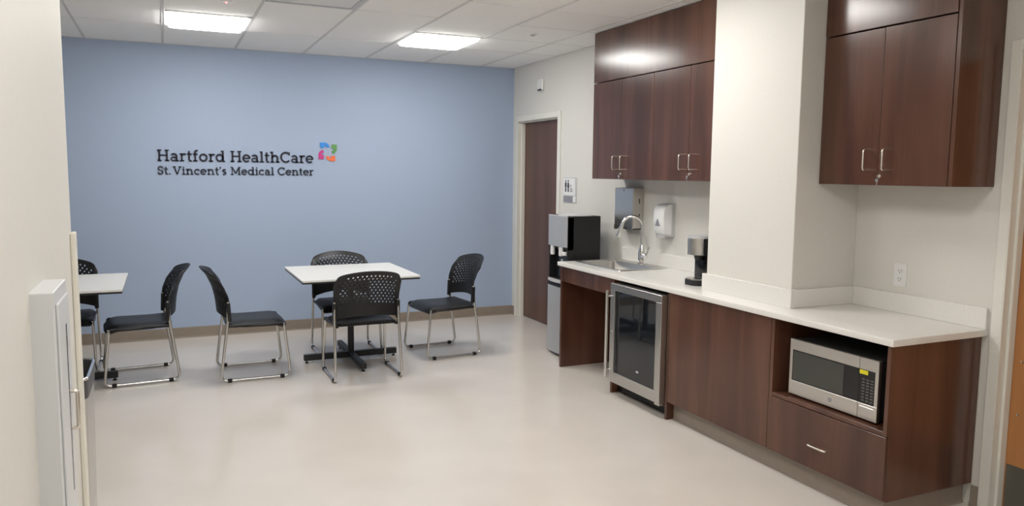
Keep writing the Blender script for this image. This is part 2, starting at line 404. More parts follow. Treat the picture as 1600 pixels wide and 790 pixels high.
GLY = {
 'H': (0.98, [L_(.21, 0, .21, 1), L_(.77, 0, .77, 1), L_(.21, .52, .77, .52, .1), sf(.05, .37, lo), sf(.05, .37, hi), sf(.61, .93, lo), sf(.61, .93, hi)]),
 'a': (0.70, [A_(.31, .44, .2, .2, 155, 0), L_(.51, .44, .51, 0), A_(.30, .205, .205, .155, 20, 340, .11, 20), sf(.5, .66, lo)]),
 'r': (0.56, [L_(.20, 0, .20, .7), sf(.04, .38, lo), sf(.04, .2, xh), A_(.40, .42, .2, .22, 165, 55)]),
 't': (0.46, [L_(.20, .92, .20, .17), A_(.325, .175, .125, .125, 180, 300), sf(.04, .42, xh)]),
 'f': (0.46, [L_(.20, 0, .20, .83), A_(.335, .83, .135, .13, 180, 55), sf(.04, .40, xh), sf(.04, .37, lo)]),
 'o': (0.74, [A_(.37, .35, .265, .295, 0, 360, SW, 24)]),
 'd': (0.80, [A_(.34, .35, .25, .295, 0, 360, SW, 24), L_(.60, 0, .60, 1), sf(.44, .60, hi), sf(.60, .76, lo)]),
 'e': (0.70, [A_(.35, .35, .265, .295, 0, 315, SW, 22), L_(.10, .36, .655, .36, .09)]),
 'l': (0.40, [L_(.20, 0, .20, 1), sf(.04, .2, hi), sf(.04, .37, lo)]),
 'h': (0.84, [L_(.20, 0, .20, 1), sf(.04, .2, hi), sf(.04, .37, lo), A_(.42, .42, .21, .225, 180, 0), L_(.63, .42, .63, 0), sf(.49, .80, lo)]),
 'n': (0.84, [L_(.20, 0, .20, .7), sf(.04, .2, xh), sf(.04, .37, lo), A_(.42, .42, .21, .225, 180, 0), L_(.63, .42, .63, 0), sf(.49, .80, lo)]),
 'i': (0.40, [L_(.20, 0, .20, .7), sf(.04, .2, xh), sf(.04, .37, lo), L_(.20, .84, .20, .97, .14)]),
 'C': (0.90, [A_(.49, .5, .39, .44, 42, 318, SW, 24), L_(.79, .66, .79, .97, .08)]),
 'c': (0.64, [A_(.35, .35, .265, .295, 48, 315, SW, 20), L_(.54, .46, .54, .64, .075)]),
 'S': (0.68, [A_(.34, .735, .215, .205, 25, 262), A_(.34, .275, .23, .215, 88, -155), L_(.56, .72, .56, .96, .07), L_(.11, .04, .11, .3, .07)]),
 's': (0.56, [A_(.28, .515, .155, .13, 25, 262), A_(.28, .2, .165, .145, 88, -155)]),
 '.': (0.30, [L_(.13, 0, .13, .14, .15)]),
 'V': (0.92, [L_(.15, 1, .46, .02), L_(.77, 1, .46, .02), sf(.0, .32, hi), sf(.60, .92, hi)]),
 "'": (0.26, [L_(.14, 1.0, .14, .86, .15), L_(.16, .88, .08, .72, .09)]),
 'M': (1.18, [L_(.21, 0, .21, 1, .1), L_(.97, 0, .97, 1), L_(.21, .98, .59, .18), L_(.97, .98, .59, .18), sf(.05, .37, lo), sf(.05, .21, hi), sf(.81, 1.13, lo), sf(.97, 1.13, hi)]),
}
sign = thing('wall_sign', (-2.72, 0, 1.51), 'black slab-serif wall lettering with a four-colour emblem on the blue wall', 'wall sign')
def text_line(s, xa, xb, z, cap, bold=1.0):
    prev = ''; adv = sum(GLY[c][0] if c != ' ' else 0.34*(0.35 if s[i-1] == '.' else 1) for i, c in enumerate(s)); k = (xb-xa)/adv; x = xa
    for c in s:
        if c == ' ': x += 0.34*k*(0.35 if prev == '.' else 1); prev = c; continue
        b = NB()
        for pts, wd in GLY[c][1]:
            stroke(b, [(p[0]*k, p[1]*cap) for p in pts], wd*bold*(k+cap)/2, (lambda u, v, dd, x=x: Vector((x+u, -dd, z+v))), 0.010)
        obj('letter', b, 'ink', sign)
        x += GLY[c][0]*k; prev = c
text_line('Hartford HealthCare', -3.526, -2.138, 1.634, 0.102)
text_line("St. Vincent's Medical Center", -3.526, -2.138, 1.514, 0.074, 0.90)
# emblem: one rounded quotation mark turned four ways
q = [(-.028, .050), (.028, .050), (.028, .006)]
q += [(-.024+.052*math.cos(a), .004+.052*math.sin(a)) for a in [-i*PI/2/7 for i in range(1, 8)]]
q += [(-.024, -.018), (-.010, -.014), (-.002, -.004), (.0, .004), (-.028, .004)]
for k, cn in enumerate(('e_green', 'e_blue', 'e_pink', 'e_orange')):
    a = k*PI/2; pts = []
    for u, v in q:
        u2, v2 = u*0.9+0.064, v*0.9+0.027
        pts.append((u2*math.cos(a)-v2*math.sin(a), u2*math.sin(a)+v2*math.cos(a)))
    b = NB(); add_prism(b, pts, fy(-2.001, 0, 1.745), 0.010)
    obj('emblem_piece', b, cn, sign, None, {'e_green': 'green quote-shaped emblem piece', 'e_blue': 'blue quote-shaped emblem piece', 'e_pink': 'pink quote-shaped emblem piece', 'e_orange': 'orange quote-shaped emblem piece'}[cn])

# ------------------------------------------------------------------ wall cabinets
UX, UZ0, UZ1 = -0.297, 1.518, 2.275
def pull(parent, x, y, z0, z1, vertical=True, proj=0.040):
    b = NB()
    if vertical: pts = [(x, y, z0), (x-proj, y, z0), (x-proj, y, z1), (x, y, z1)]
    else: pts = [(x, z0, y), (x-proj, z0, y), (x-proj, z1, y), (x, z1, y)]
    add_tube(b, fillet(pts, 0.012, 5), 0.0050, 8); return obj('handle', b, 'nickel', parent, 50)
def lock_key(parent, x, y, z):
    b = NB(); add_prism(b, circle(0.010, 16), fx(x, y, z), 0.008); lk = obj('lock', b, 'nickel', parent)
    b = NB(); add_box(b, x-0.026, x-0.006, y-0.001, y+0.001, z-0.004, z+0.004)
    add_prism(b, circle(0.009, 14), fx(x-0.020, y+0.001, z-0.020), 0.003)
    add_box(b, x-0.022, x-0.019, y-0.003, y+0.003, z-0.045, z-0.022); obj('key', b, 'nickel', lk)
def wall_cabinet(ya, yb, label, lockside=True, end_panel=False, jy=None):
    t = thing('wall_cabinet', (UX/2, (ya+yb)/2, UZ0), label, 'cabinet', 'walnut wall cabinets')
    b = NB(); add_box(b, UX+0.022, -0.001, yb, ya, UZ0+0.002, UZ1, 0.001, 1); obj('body', b, 'wood', t)
    jm = jy or (ya+yb)/2
    yb2 = yb+0.018 if end_panel else yb
    for y0, y1 in ((ya-0.0015, jm+0.0015), (jm-0.0015, yb2+0.0015)):
        b = NB(); add_box(b, UX, UX+0.019, y1, y0, UZ0, UZ1-0.003, 0.0012, 1); dr = obj('door', b, 'wood', t)
        hy = (jm+0.055) if y0 > jm else (jm-0.055)
        pull(dr, UX, hy, 1.592, 1.692)
        if y0 < jm and lockside: lock_key(dr, UX, jm-0.018, 1.562)
    return t
wall_cabinet(-2.207, -3.046, 'walnut two-door wall cabinet above the sink and paper towel dispenser')
wall_cabinet(-3.046, -3.883, 'walnut two-door wall cabinet above the coffee maker, against the column')
t = wall_cabinet(-4.590, -5.345, 'walnut two-door wall cabinet right of the column, above the outlet', end_panel=True, jy=-4.957)
b = NB(); add_box(b, UX+0.004, -0.001, -5.3465, -5.3275, UZ0, H-0.004, 0.001, 1); obj('end_panel', b, 'wood', t)
b = NB(); add_box(b, UX, UX+0.019, -3.883, -2.207, UZ1+0.004, H-0.004, 0.0015, 1); add_box(b, UX+0.02, -0.001, -2.225, -2.207, UZ1+0.004, H-0.004)
tag(obj('fascia_panel', b, 'wood'), 'long walnut fascia panel between ceiling and the two left wall cabinets', 'panel', 'walnut fascia panels')
b = NB(); add_box(b, UX-0.001, UX+0.018, -5.3255, -4.590, UZ1+0.004, H-0.004, 0.0015, 1)
tag(obj('fascia_panel', b, 'wood'), 'short walnut fascia panel above the wall cabinet right of the column', 'panel', 'walnut fascia panels')

# ------------------------------------------------------------------ countertop with sink cut-out
CY0, CY1 = -2.253, -5.372
SX0, SX1, SY0, SY1 = -0.475, -0.145, -2.915, -2.315       # cut-out
t = thing('countertop', (-0.31, -3.8, CB), 'white quartz countertop with low backsplash running around the column', 'countertop')
b = NB(); xs = [CF, SX0, SX1, CX-0.0, -0.0005]; xs = sorted({CF, SX0, SX1, -0.0005}); ys = sorted({CY1, CYB, CYA, SY0, SY1, CY0})
vv = {(i, j): b.verts.new((x, y, CT)) for i, x in enumerate(xs) for j, y in enumerate(ys)}
fs = []
for i in range(len(xs)-1):
    for j in range(len(ys)-1):
        if xs[i] == SX0 and ys[j] == SY0: continue
        fs.append(b.faces.new((vv[i, j], vv[i+1, j], vv[i+1, j+1], vv[i, j+1])))
r = bmesh.ops.extrude_face_region(b, geom=fs)
for v in [e for e in r['geom'] if isinstance(e, bmesh.types.BMVert)]: v.co.z = CB
b.normal_update(); b.edges.ensure_lookup_table()
be = [e for e in b.edges if all(abs(v.co.x-CF) < 1e-5 for v in e.verts) or all(abs(v.co.y-CY1) < 1e-5 for v in e.verts) or all(abs(v.co.y-CY0) < 1e-5 for v in e.verts)]
be = [e for e in be if len(e.link_faces) == 2 and e.calc_face_angle(0) > 1]
bmesh.ops.bevel(b, geom=be, offset=0.004, segments=3, profile=0.5, affect='EDGES')
obj('slab', b, 'quartz', t, 30)
SH = 0.957
def splash(x0, x1, y0, y1):
    b = NB(); add_box(b, x0, x1, y0, y1, CT, SH, 0.002, 1); obj('backsplash', b, 'quartz', t)
splash(-0.020, -0.0005, CYA+0.02, CY0)
splash(-0.020, -0.0005, CY1+0.004, CYB-0.02)
splash(CX-0.02, CX, CYB-0.02, CYA+0.02)
splash(CX, -0.0005, CYA, CYA+0.02)
splash(CX, -0.0005, CYB-0.02, CYB)

# sink
t = thing('sink', (-0.31, -2.615, CT), 'stainless steel drop-in sink in the white counter', 'sink')
b = NB()
def ringf(x0, x1, y0, y1, z, r, n=5):
    return [b.verts.new(((x0+x1)/2+u, (y0+y1)/2+v, z)) for u, v in rrect(x1-x0, y1-y0, r, n)]
R = [ringf(-0.500, -0.062, -2.962, -2.270, CT+0.0005, 0.025), ringf(-0.498, -0.064, -2.960, -2.272, CT+0.005, 0.025),
     ringf(-0.478, -0.142, -2.920, -2.310, CT+0.005, 0.05), ringf(-0.470, -0.150, -2.912, -2.318, CT-0.004, 0.05),
     ringf(-0.462, -0.158, -2.904, -2.326, CT-0.15, 0.05), ringf(-0.430, -0.190, -2.872, -2.358, CT-0.175, 0.05)]
for a, c in zip(R, R[1:]):
    for k in range(len(a)): b.faces.new((a[k], a[(k+1) % len(a)], c[(k+1) % len(a)], c[k]))
b.faces.new(R[-1]); obj('basin', b, 'steel', t, 40)
b = NB(); add_lathe(b, [(0.045, 0), (0.045, 0.004), (0.03, 0.005), (0.028, 0.002)], (-0.30, -2.615, CT-0.175), 24); obj('drain', b, 'chrome', t, 40)

# faucet
FX, FY = -0.105, -2.665
t = thing('faucet', (FX, FY, CT+0.005), 'chrome gooseneck pull-down faucet behind the sink', 'faucet')
b = NB(); add_lathe(b, [(0.034, 0), (0.034, 0.008), (0.028, 0.014), (0.027, 0.095), (0.020, 0.125), (0.0145, 0.15)], (FX, FY, CT+0.005), 24); obj('body', b, 'chrome', t, 40)
dirv = Vector((-0.86, 0.51, 0)).normalized()
p0 = Vector((FX, FY, CT+0.12)); Rr = 0.078; zt = 1.155
pts = [p0, Vector((FX, FY, 1.03)), Vector((FX, FY, 1.10))]
for i in range(0, 15):
    a = PI - i*(PI*0.93)/14
    pts.append(Vector((FX, FY, zt)) + dirv*(Rr+Rr*math.cos(a)) + Vector((0, 0, Rr*math.sin(a))))
b = NB(); add_tube(b, pts, 0.0125, 14); obj('spout', b, 'chrome', t, 60)
e = pts[-1]; dn = (pts[-1]-pts[-2]).normalized()
b = NB(); add_tube(b, [e-dn*0.01, e+dn*0.012, e+dn*0.05, e+dn*0.10, e+dn*0.105], [0.0135, 0.015, 0.016, 0.019, 0.017], 16); obj('spray_head', b, 'chrome', t, 60)
b = NB(); add_tube(b, [(FX, FY, CT+0.065), (FX, FY-0.058, CT+0.065)], 0.022, 16); hb = obj('handle_hub', b, 'chrome', t, 60)
b = NB(); add_tube(b, [(FX, FY-0.045, CT+0.07), (FX, FY-0.075, CT+0.10), (FX-0.0, FY-0.10, CT+0.145)], [0.008, 0.006, 0.007], 12); obj('lever', b, 'chrome', hb, 60)

# ------------------------------------------------------------------ base run
BX = -0.602
t = thing('sink_cabinet', (-0.3, -2.63, 0), 'open walnut sink base with knee space and apron panel', 'cabinet')
b = NB(); add_box(b, BX, -0.009, -2.285, -2.262, 0, CB, 0.0012, 1); obj('side_panel', b, 'wood', t)
b = NB(); add_box(b, BX, BX+0.019, -3.043, -2.286, 0.702, CB, 0.0012, 1); obj('apron', b, 'wood', t)
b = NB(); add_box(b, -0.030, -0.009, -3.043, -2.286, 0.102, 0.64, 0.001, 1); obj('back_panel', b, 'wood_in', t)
b = NB(); add_box(b, BX, -0.009, -3.066, -3.044, 0, CB, 0.0012, 1); obj('side_panel', b, 'wood', t)
# beverage fridge
FXF = -0.645
t = thing('beverage_fridge', (-0.33, -3.385, 0), 'undercounter beverage fridge with steel-framed dark glass door', 'fridge')
FA, FB_ = -3.092, -3.702
b = NB(); add_box(b, BX+0.015, -0.03, FB_+0.005, -3.075, 0.07, 0.800, 0.003, 1); obj('body', b, 'black', t)
b = NB(); fz0, fz1 = 0.100, 0.800; fwid = 0.062
for y0, y1, z0, z1 in ((FB_, FA, fz1-fwid*0.78, fz1), (FB_, FA, fz0, fz0+0.075), (FB_, FB_+0.062, fz0+.075, fz1-fwid*.78), (FA-0.055, FA, fz0+.075, fz1-fwid*.78)):
    add_box(b, FXF, BX+0.012, y0, y1, z0, z1, 0.0015, 1)
dr = obj('door_frame', b, 'steel', t)
b = NB(); add_box(b, FXF+0.006, FXF+0.02, FB_+0.06, FA-0.053, fz0+0.07, fz1-0.045); obj('glass', b, 'glass_dark', dr)
b = NB(); add_prism(b, rrect(0.030, 0.014, 0.0065), fx(FXF+0.006, -3.44, 0.245), 0.002); obj('badge', b, 'lightgrey', dr)
hy = FA+0.006
b = NB(); add_tube(b, [(FXF-0.040, hy-0.026, 0.135), (FXF-0.040, hy-0.026, 0.755)], 0.011, 14)
h = obj('handle', b, 'tube', dr, 50)
for z in (0.71, 0.19):
    b = NB(); add_tube(b, [(FXF, hy-0.03, z), (FXF-0.040, hy-0.026, z)], 0.006, 10); obj('handle_post', b, 'tube', h, 50)
b = NB(); add_prism(b, circle(0.008, 14), fx(FXF, hy-0.03, 0.46), 0.006); obj('lock', b, 'nickel', dr)
b = NB(); add_box(b, BX+0.05, BX+0.06, FB_+0.01, -3.072, 0.012, 0.072); g = obj('grille', b, 'black', t)
for k in range(5):
    b = NB(); add_box(b, BX+0.044, BX+0.0505, FB_+0.012, -3.075, 0.016+k*0.011, 0.021+k*0.011); obj('grille_slat', b, 'gloss_black', g)
b = NB(); add_box(b, FXF+0.002, BX+0.03, FB_+0.002, FB_+0.055, 0.086, 0.0995, 0.002, 1); obj('hinge', b, 'nickel', t)
for y in (-3.12, -3.67):
    for x in (-0.5, -0.08):
        b = NB(); add_lathe(b, [(0.018, 0), (0.018, 0.02), (0.01, 0.025), (0.01, 0.071)], (x, y, 0), 12); obj('foot', b, 'black', t, 40)
# plain base cabinet
t = thing('base_cabinet', (-0.3, -4.16, 0), 'walnut base cabinet with one wide plain door beside the fridge', 'cabinet')
b = NB(); add_box(b, BX, -0.009, -3.728, -3.706, 0, CB, 0.0012, 1); obj('side_panel', b, 'wood', t)
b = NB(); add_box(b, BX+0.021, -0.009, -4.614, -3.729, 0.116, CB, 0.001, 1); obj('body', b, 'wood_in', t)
b = NB(); add_box(b, BX, BX+0.019, -4.6135, -3.7295, 0.118, CB-0.004, 0.0012, 1); obj('door', b, 'wood', t)
b = NB(); add_box(b, -0.548, -0.540, -4.614, -3.729, 0, 0.116); cove(b, -0.548, -0.540, -4.614, -3.729); obj('toe_kick', b, 'base', t)
# microwave cabinet
t = thing('microwave_cabinet', (-0.3, -4.98, 0), 'walnut end cabinet with an open microwave niche and a drawer', 'cabinet')
NY0, NY1 = -4.640, -5.325
b = NB(); add_box(b, BX, -0.009, NY0, -4.616, 0.116, CB, 0.0012, 1); obj('side_panel', b, 'wood', t)
b = NB(); add_box(b, BX+0.0195, -0.004, -5.345, NY1, 0.108, CB, 0.0012, 1); add_box(b, BX, BX+0.021, -5.345, NY1, 0.412, CB, 0.0012, 1); obj('end_panel', b, 'wood', t)
b = NB(); add_box(b, BX+0.002, -0.02, NY1, NY0, 0.412, 0.432, 0.001, 1); obj('shelf', b, 'wood', t)
b = NB(); add_box(b, -0.028, -0.009, NY1, NY0, 0.432, CB); obj('back_panel', b, 'black', t)
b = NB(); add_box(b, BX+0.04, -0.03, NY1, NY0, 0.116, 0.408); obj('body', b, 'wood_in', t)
b = NB(); add_box(b, BX-0.001, BX+0.0185, -5.3445, -4.6175, 0.118, 0.409, 0.0012, 1); dr = obj('drawer', b, 'wood', t)
b = NB(); add_box(b, -0.548, -0.540, -5.300, -4.614, 0, 0.116); cove(b, -0.548, -0.540, -5.300, -4.614); obj('toe_kick', b, 'base', t)
b = NB(); add_box(b, -0.548, -0.009, -5.308, -5.300, 0, 0.1075); cove(b, -0.548, -0.009, -5.308, -5.300); obj('toe_kick', b, 'base', t)
pull(dr, BX-0.001, 0.245, -4.925, -5.035, False, 0.034)
# microwave
MX, MA, MB, MZ0, MZ1 = -0.560, -4.712, -5.252, 0.4425, 0.729
t = thing('microwave', (-0.37, -4.98, 0.4325), 'stainless countertop microwave with yellow sticker inside the cabinet niche', 'microwave')
b = NB(); add_box(b, MX+0.02, -0.16, MB+0.006, MA-0.006, MZ0+0.003, MZ1-0.002, 0.004, 2); obj('case', b, 'rubber', t)
for x in (-0.5, -0.22):
    for y in (MA-0.05, MB+0.05):
        b = NB(); add_lathe(b, [(0.012, 0), (0.014, 0.0135)], (x, y, 0.4322), 12); obj('foot', b, 'rubber', t)
yd = MA-0.432         # door / control panel split
b = NB(); zt, zb = MZ1-0.055, MZ0+0.072
for y0, y1, z0, z1 in ((yd, MA, zt, MZ1), (yd, MA, MZ0, zb), (MA-0.018, MA, zb, zt)):
    add_box(b, MX, MX+0.02, y0, y1, z0, z1, 0.0012, 1)
dr = obj('door', b, 'steel_h', t)
b = NB(); add_box(b, MX+0.003, MX+0.019, yd, MA-0.018, zb, zt); gl = obj('door_glass', b, 'gloss_black', dr)
b = NB(); add_box(b, MX+0.0018, MX+0.004, yd+0.088, MA-0.024, zb+0.006, zt-0.006); obj('window', b, 'mw_window', gl)
b = NB(); add_prism(b, circle(0.011, 20), fx(MX, MA-0.270, MZ0+0.036), 0.0018); bd = obj('badge', b, 'midgrey', dr)
for pts in ([(.006*math.cos(a), .006*math.sin(a)) for a in [i*PI/8 for i in range(17)]], [(-.003, .002), (0, -.003), (.003, .002)]):
    b = NB(); stroke(b, pts, 0.0016, fx(MX-0.0018, MA-0.270, MZ0+0.036), 0.0006); obj('badge_mark', b, 'lightgrey', bd)
b = NB()
for y0, y1, z0, z1 in ((MB, yd-0.0025, zt, MZ1), (MB, yd-0.0025, MZ0, zb), (MB, MB+0.018, zb, zt)):
    add_box(b, MX, MX+0.02, y0, y1, z0, z1, 0.0012, 1)
pn = obj('control_panel', b, 'steel_h', t)
b = NB(); add_box(b, MX+0.002, MX+0.019, MB+0.018, yd-0.0025, zb, zt); cp = obj('keypad', b, 'gloss_black', pn)
b = NB(); add_box(b, MX-0.0015, MX+0.004, MB+0.016, yd-0.010, MZ0+0.012, zb-0.012, 0.002, 1); obj('open_button', b, 'steel_h', pn)
for r_ in range(8):
    for c_ in range(3):
        b = NB(); yy = yd-0.026-c_*0.024; zz = zt-0.045-r_*0.0142
        add_box(b, MX+0.0012, MX+0.003, yy-0.0075, yy+0.0075, zz-0.0028, zz+0.0028); obj('button', b, 'key', pn)
b = NB(); add_box(b, MX+0.0002, MX+0.003, yd-0.050, yd-0.004, zt-0.022, zt-0.003); obj('sticker', b, 'yellow', pn, None, 'small yellow sticker')

# ------------------------------------------------------------------ things on the kitchenette wall
t = thing('paper_towel_dispenser', (-0.05, -2.385, 1.11), 'stainless steel paper towel dispenser on the wall left of the faucet', 'dispenser')
b = NB(); add_box(b, -0.100, -0.0005, -2.522, -2.248, 1.128, 1.448, 0.003, 1); bd = obj('body', b, 'steel', t)
b = NB(); add_box(b, -0.1025, -0.1003, -2.512, -2.258, 1.155, 1.440, 0.001, 1); obj('front_cover', b, 'steel', t)
b = NB(); add_box(b, -0.094, -0.006, -2.500, -2.270, 1.118, 1.128); obj('outlet_slot', b, 'black', t)
b = NB(); add_prism(b, [(-.135, .04), (.135, .04), (.135, 0), (.09, 0), (.05, .02), (-.05, .02), (-.09, 0), (-.135, 0)], fx(-0.100, -2.385, 1.110), 0.004); obj('lower_lip', b, 'steel', t)
for z in (1.225, 1.345):
    b = NB(); add_box(b, -0.048, -0.040, -2.5235, -2.5215, z-0.02, z+0.02); obj('level_slot', b, 'black', t)
b = NB(); add_prism(b, circle(0.006, 12), fx(-0.1025, -2.385, 1.428), 0.002); obj('lock', b, 'darkgrey', t)

t = thing('soap_dispenser', (-0.05, -2.875, 1.085), 'white and grey soap dispenser with a dark triangular window on the wall', 'dispenser')
b = NB()
prof = [(0.0005, 0.0), (0.085, 0.012), (0.10, 0.05), (0.105, 0.13), (0.098, 0.215), (0.075, 0.248), (0.0005, 0.255)]
sec = []
for k, s in enumerate((-0.064, -0.056, 0.056, 0.064)):
    f = 0.90 if k in (0, 3) else 1.0
    sec.append([b.verts.new((-d_*f, -2.875-s, 1.088+0.1275+(z_-0.1275)*(0.97 if k in (0, 3) else 1))) for d_, z_ in prof])
n = len(prof)
for a, c in zip(sec, sec[1:]):
    for k in range(n): b.faces.new((a[k], a[(k+1) % n], c[(k+1) % n], c[k]))
b.faces.new(sec[0]); b.faces.new(sec[-1][::-1]); obj('back_shell', b, 'lightgrey', t, 35)
b = NB(); sec = []
prof2 = [(0.035, 0.022), (0.092, 0.026), (0.106, 0.05), (0.113, 0.13), (0.108, 0.20), (0.094, 0.228), (0.072, 0.244), (0.035, 0.250)]
for k, s in enumerate((-0.066, -0.055, 0.055, 0.066)):
    f = 0.94 if k in (0, 3) else 1.0
    sec.append([b.verts.new((-d_*f, -2.875-s, 1.088+z_)) for d_, z_ in prof2])
n = len(prof2)
for a, c in zip(sec, sec[1:]):
    for k in range(n): b.faces.new((a[k], a[(k+1) % n], c[(k+1) % n], c[k]))
b.faces.new(sec[0]); b.faces.new(sec[-1][::-1]); obj('front_cover', b, 'white', t, 35)
b = NB(); add_prism(b, [(-.030, -.020), (.030, -.020), (.008, .028), (0, .033), (-.008, .028)], fx(-0.109, -2.872, 1.195), 0.004); obj('window', b, 'midgrey', t, None, 'dark triangular window')
b = NB(); add_lathe(b, [(0.012, 0), (0.03, 0.002), (0.034, 0.012), (0.034, 0.02)], (-0.078, -2.872, 1.082), 20); obj('nozzle', b, 'lightgrey', t, 40)

# wall outlet
OY, OZ = -4.887, 1.052
t = thing('wall_outlet', (-0.003, OY, OZ-0.06), 'white duplex wall outlet above the right end of the counter', 'outlet')
b = NB(); add_prism(b, rrect(0.074, 0.116, 0.006), fx(0, OY, OZ), 0.006); obj('cover_plate', b, 'white', t)
for dz in (0.021, -0.021):
    b = NB(); add_prism(b, rrect(0.034, 0.029, 0.011), fx(-0.006, OY, OZ+dz), 0.0025); rc = obj('receptacle', b, 'white', t)
    for du in (-0.007, 0.007):
        b = NB(); add_prism(b, rrect(0.0028, 0.010, 0.001, 2), fx(-0.0085, OY-du, OZ+dz+0.003), 0.0004); obj('slot', b, 'darkgrey', rc)
    b = NB(); add_prism(b, circle(0.0028, 10), fx(-0.0085, OY, OZ+dz-0.008), 0.0004); obj('ground_hole', b, 'darkgrey', rc)
# sensor above the far door
t = thing('wall_sensor', (-0.02, -0.68, 2.36), 'small white motion sensor on the wall above the brown door', 'sensor')
b = NB(); add_box(b, -0.028, -0.0005, -0.725, -0.630, 2.375, 2.490, 0.008, 2); obj('housing', b, 'white', t)
b = NB(); add_box(b, -0.040, -0.026, -0.712, -0.643, 2.390, 2.470, 0.006, 2); obj('lens', b, 'white', t)
b = NB(); add_box(b, -0.0410, -0.028, -0.722, -0.655, 2.374, 2.388, 0.001, 1); obj('lower_window', b, 'darkgrey', t)
# restroom sign
SYc = -1.30
t = thing('restroom_sign', (-0.006, SYc, 1.28), 'white restroom pictogram sign with grey lower plate beside the brown door', 'sign')
b = NB(); add_box(b, -0.006, -0.0005, SYc-0.125, SYc+0.125, 1.283, 1.520, 0.002, 1); obj('plate', b, 'lightgrey', t)
b = NB(); add_box(b, -0.009, -0.006, SYc-0.105, SYc+0.119, 1.353, 1.512, 0.001, 1); pl = obj('pictogram_panel', b, 'white', t)
b = NB(); add_box(b, -0.009, -0.006, SYc-0.060, SYc+0.119, 1.290, 1.346, 0.001, 1); obj('braille_panel', b, 'midgrey', t)
b = NB(); add_box(b, -0.009, -0.006, SYc-0.118, SYc-0.066, 1.290, 1.346, 0.001, 1); obj('corner_panel', b, 'white', t)
def man(u0, skirt):
    b = NB(); f = fx(-0.009, SYc-u0, 1.440)
    add_prism(b, [(x, y+0.048) for x, y in circle(0.0095, 12)], f, 0.002)
    if skirt: add_prism(b, [(-.010, .034), (.010, .034), (.022, -.012), (-.022, -.012)], f, 0.002)
    else: add_prism(b, [(-.017, .034), (.017, .034), (.017, -.010), (.012, -.010), (-.012, -.010), (-.017, -.010)], f, 0.002)
    add_prism(b, [(-.010, -.012), (-.002, -.012), (-.002, -.055), (-.010, -.055)], f, 0.002)
    add_prism(b, [(.002, -.012), (.010, -.012), (.010, -.055), (.002, -.055)], f, 0.002)
    obj('pictogram', b, 'darkgrey', pl)
man(-0.072, False); man(-0.022, True)
b = NB(); f = fx(-0.009, SYc-0.032, 1.415)
add_prism(b, [(x-.004, y+0.032) for x, y in circle(0.007, 10)], f, 0.002)
stroke(b, [(-.004, .022), (-.002, 0), (.014, 0), (.022, -.02)], 0.006, f, 0.002)
stroke(b, [(.016*math.cos(a), -.012+.016*math.sin(a)) for a in [PI*0.75+i*PI*1.25/12 for i in range(13)]], 0.005, f, 0.002)
obj('pictogram', b, 'darkgrey', pl)

# ------------------------------------------------------------------ water cooler
WX0, WX1, WA, WB, WZ = -0.452, -0.125, -1.735, -2.076, 1.205
t = thing('water_cooler', (-0.29, -1.92, 0), 'tall black and silver water cooler between the brown door and the counter', 'water cooler')
b = NB(); add_box(b, WX0+0.06, WX1, WB, WA, 0.02, WZ, 0.008, 2)
add_box(b, WX0+0.012, WX0+0.07, WB, WB+0.02, 0.64, WZ-0.01, 0.003, 1); add_box(b, WX0+0.012, WX0+0.07, WA-0.02, WA, 0.64, WZ-0.01, 0.003, 1)
add_box(b, WX0+0.012, WX0+0.07, WB, WA, 0.02, 0.66, 0.003, 1); add_box(b, WX0+0.012, WX0+0.07, WB, WA, 0.92, WZ-0.004, 0.003, 1)
bd = obj('body', b, 'black', t)
def bow_panel(z0, z1, mat, nm, bowd=0.022, x=WX0+0.012, lean=0.0):
    b = NB(); n = 10; top = []; 
    outline = [(0.0, 0.0)]
    pts = []
    for i in range(n+1):
        s = -1+2*i/n; pts.append((s*(WA-WB-0.006)/2, 0.006+bowd*(1-s*s)))
    poly = [(pts[0][0], 0)] + pts + [(pts[-1][0], 0)]
    add_prism(b, poly, (lambda u, v, d: Vector((x-v, (WA+WB)/2-u, z0+d*(z1-z0)))), 1.0)
    return obj(nm, b, mat, t, 25)
bow_panel(0.945, 1.198, 'silver', 'upper_panel')
bow_panel(0.028, 0.598, 'silver', 'lower_door', 0.018)
bow_panel(0.638, 0.660, 'lightgrey', 'drip_tray', 0.030)
bow_panel(1.199, 1.207, 'lightgrey', 'top_trim', 0.020)
b = NB(); add_lathe(b, [(0.15, 0), (0.145, 0.008), (0.11, 0.016), (0.02, 0.019)], (-0.285, -1.92, WZ), 28, sx=0.95, sy=1.1); obj('top_cover', b, 'lightgrey', t, 40)
for y in (-1.84, -1.99):
    b = NB(); add_lathe(b, [(0.017, 0), (0.02, 0.012), (0.02, 0.075)], (WX0-0.004, y, 0.868), 16); obj('tap', b, 'white', t, 40)
b = NB(); add_box(b, WX0-0.006, WX0+0.03, -2.055, -2.012, 0.875, 0.905, 0.004, 2); obj('safety_lever', b, 'white', t)
b = NB(); add_box(b, WX0+0.058, WX0+0.0605, WB+0.03, WA-0.03, 0.665, 0.92); obj('recess_panel', b, 'gloss_black', t)
b = NB(); add_prism(b, circle(0.018, 16), fx(WX0+0.0575, -1.90, 0.815), 0.004); obj('badge', b, 'lightgrey', t)
b = NB(); add_box(b, WX0+0.054, WX0+0.0578, -1.985, -1.955, 0.715, 0.765, 0.002, 1); obj('label_tag', b, 'white', t)
for y in (WA-0.05, WB+0.05):
    for x in (WX0+0.09, WX1-0.05):
        b = NB(); add_lathe(b, [(0.02, 0), (0.02, 0.0205)], (x, y, 0), 12); obj('foot', b, 'rubber', t)

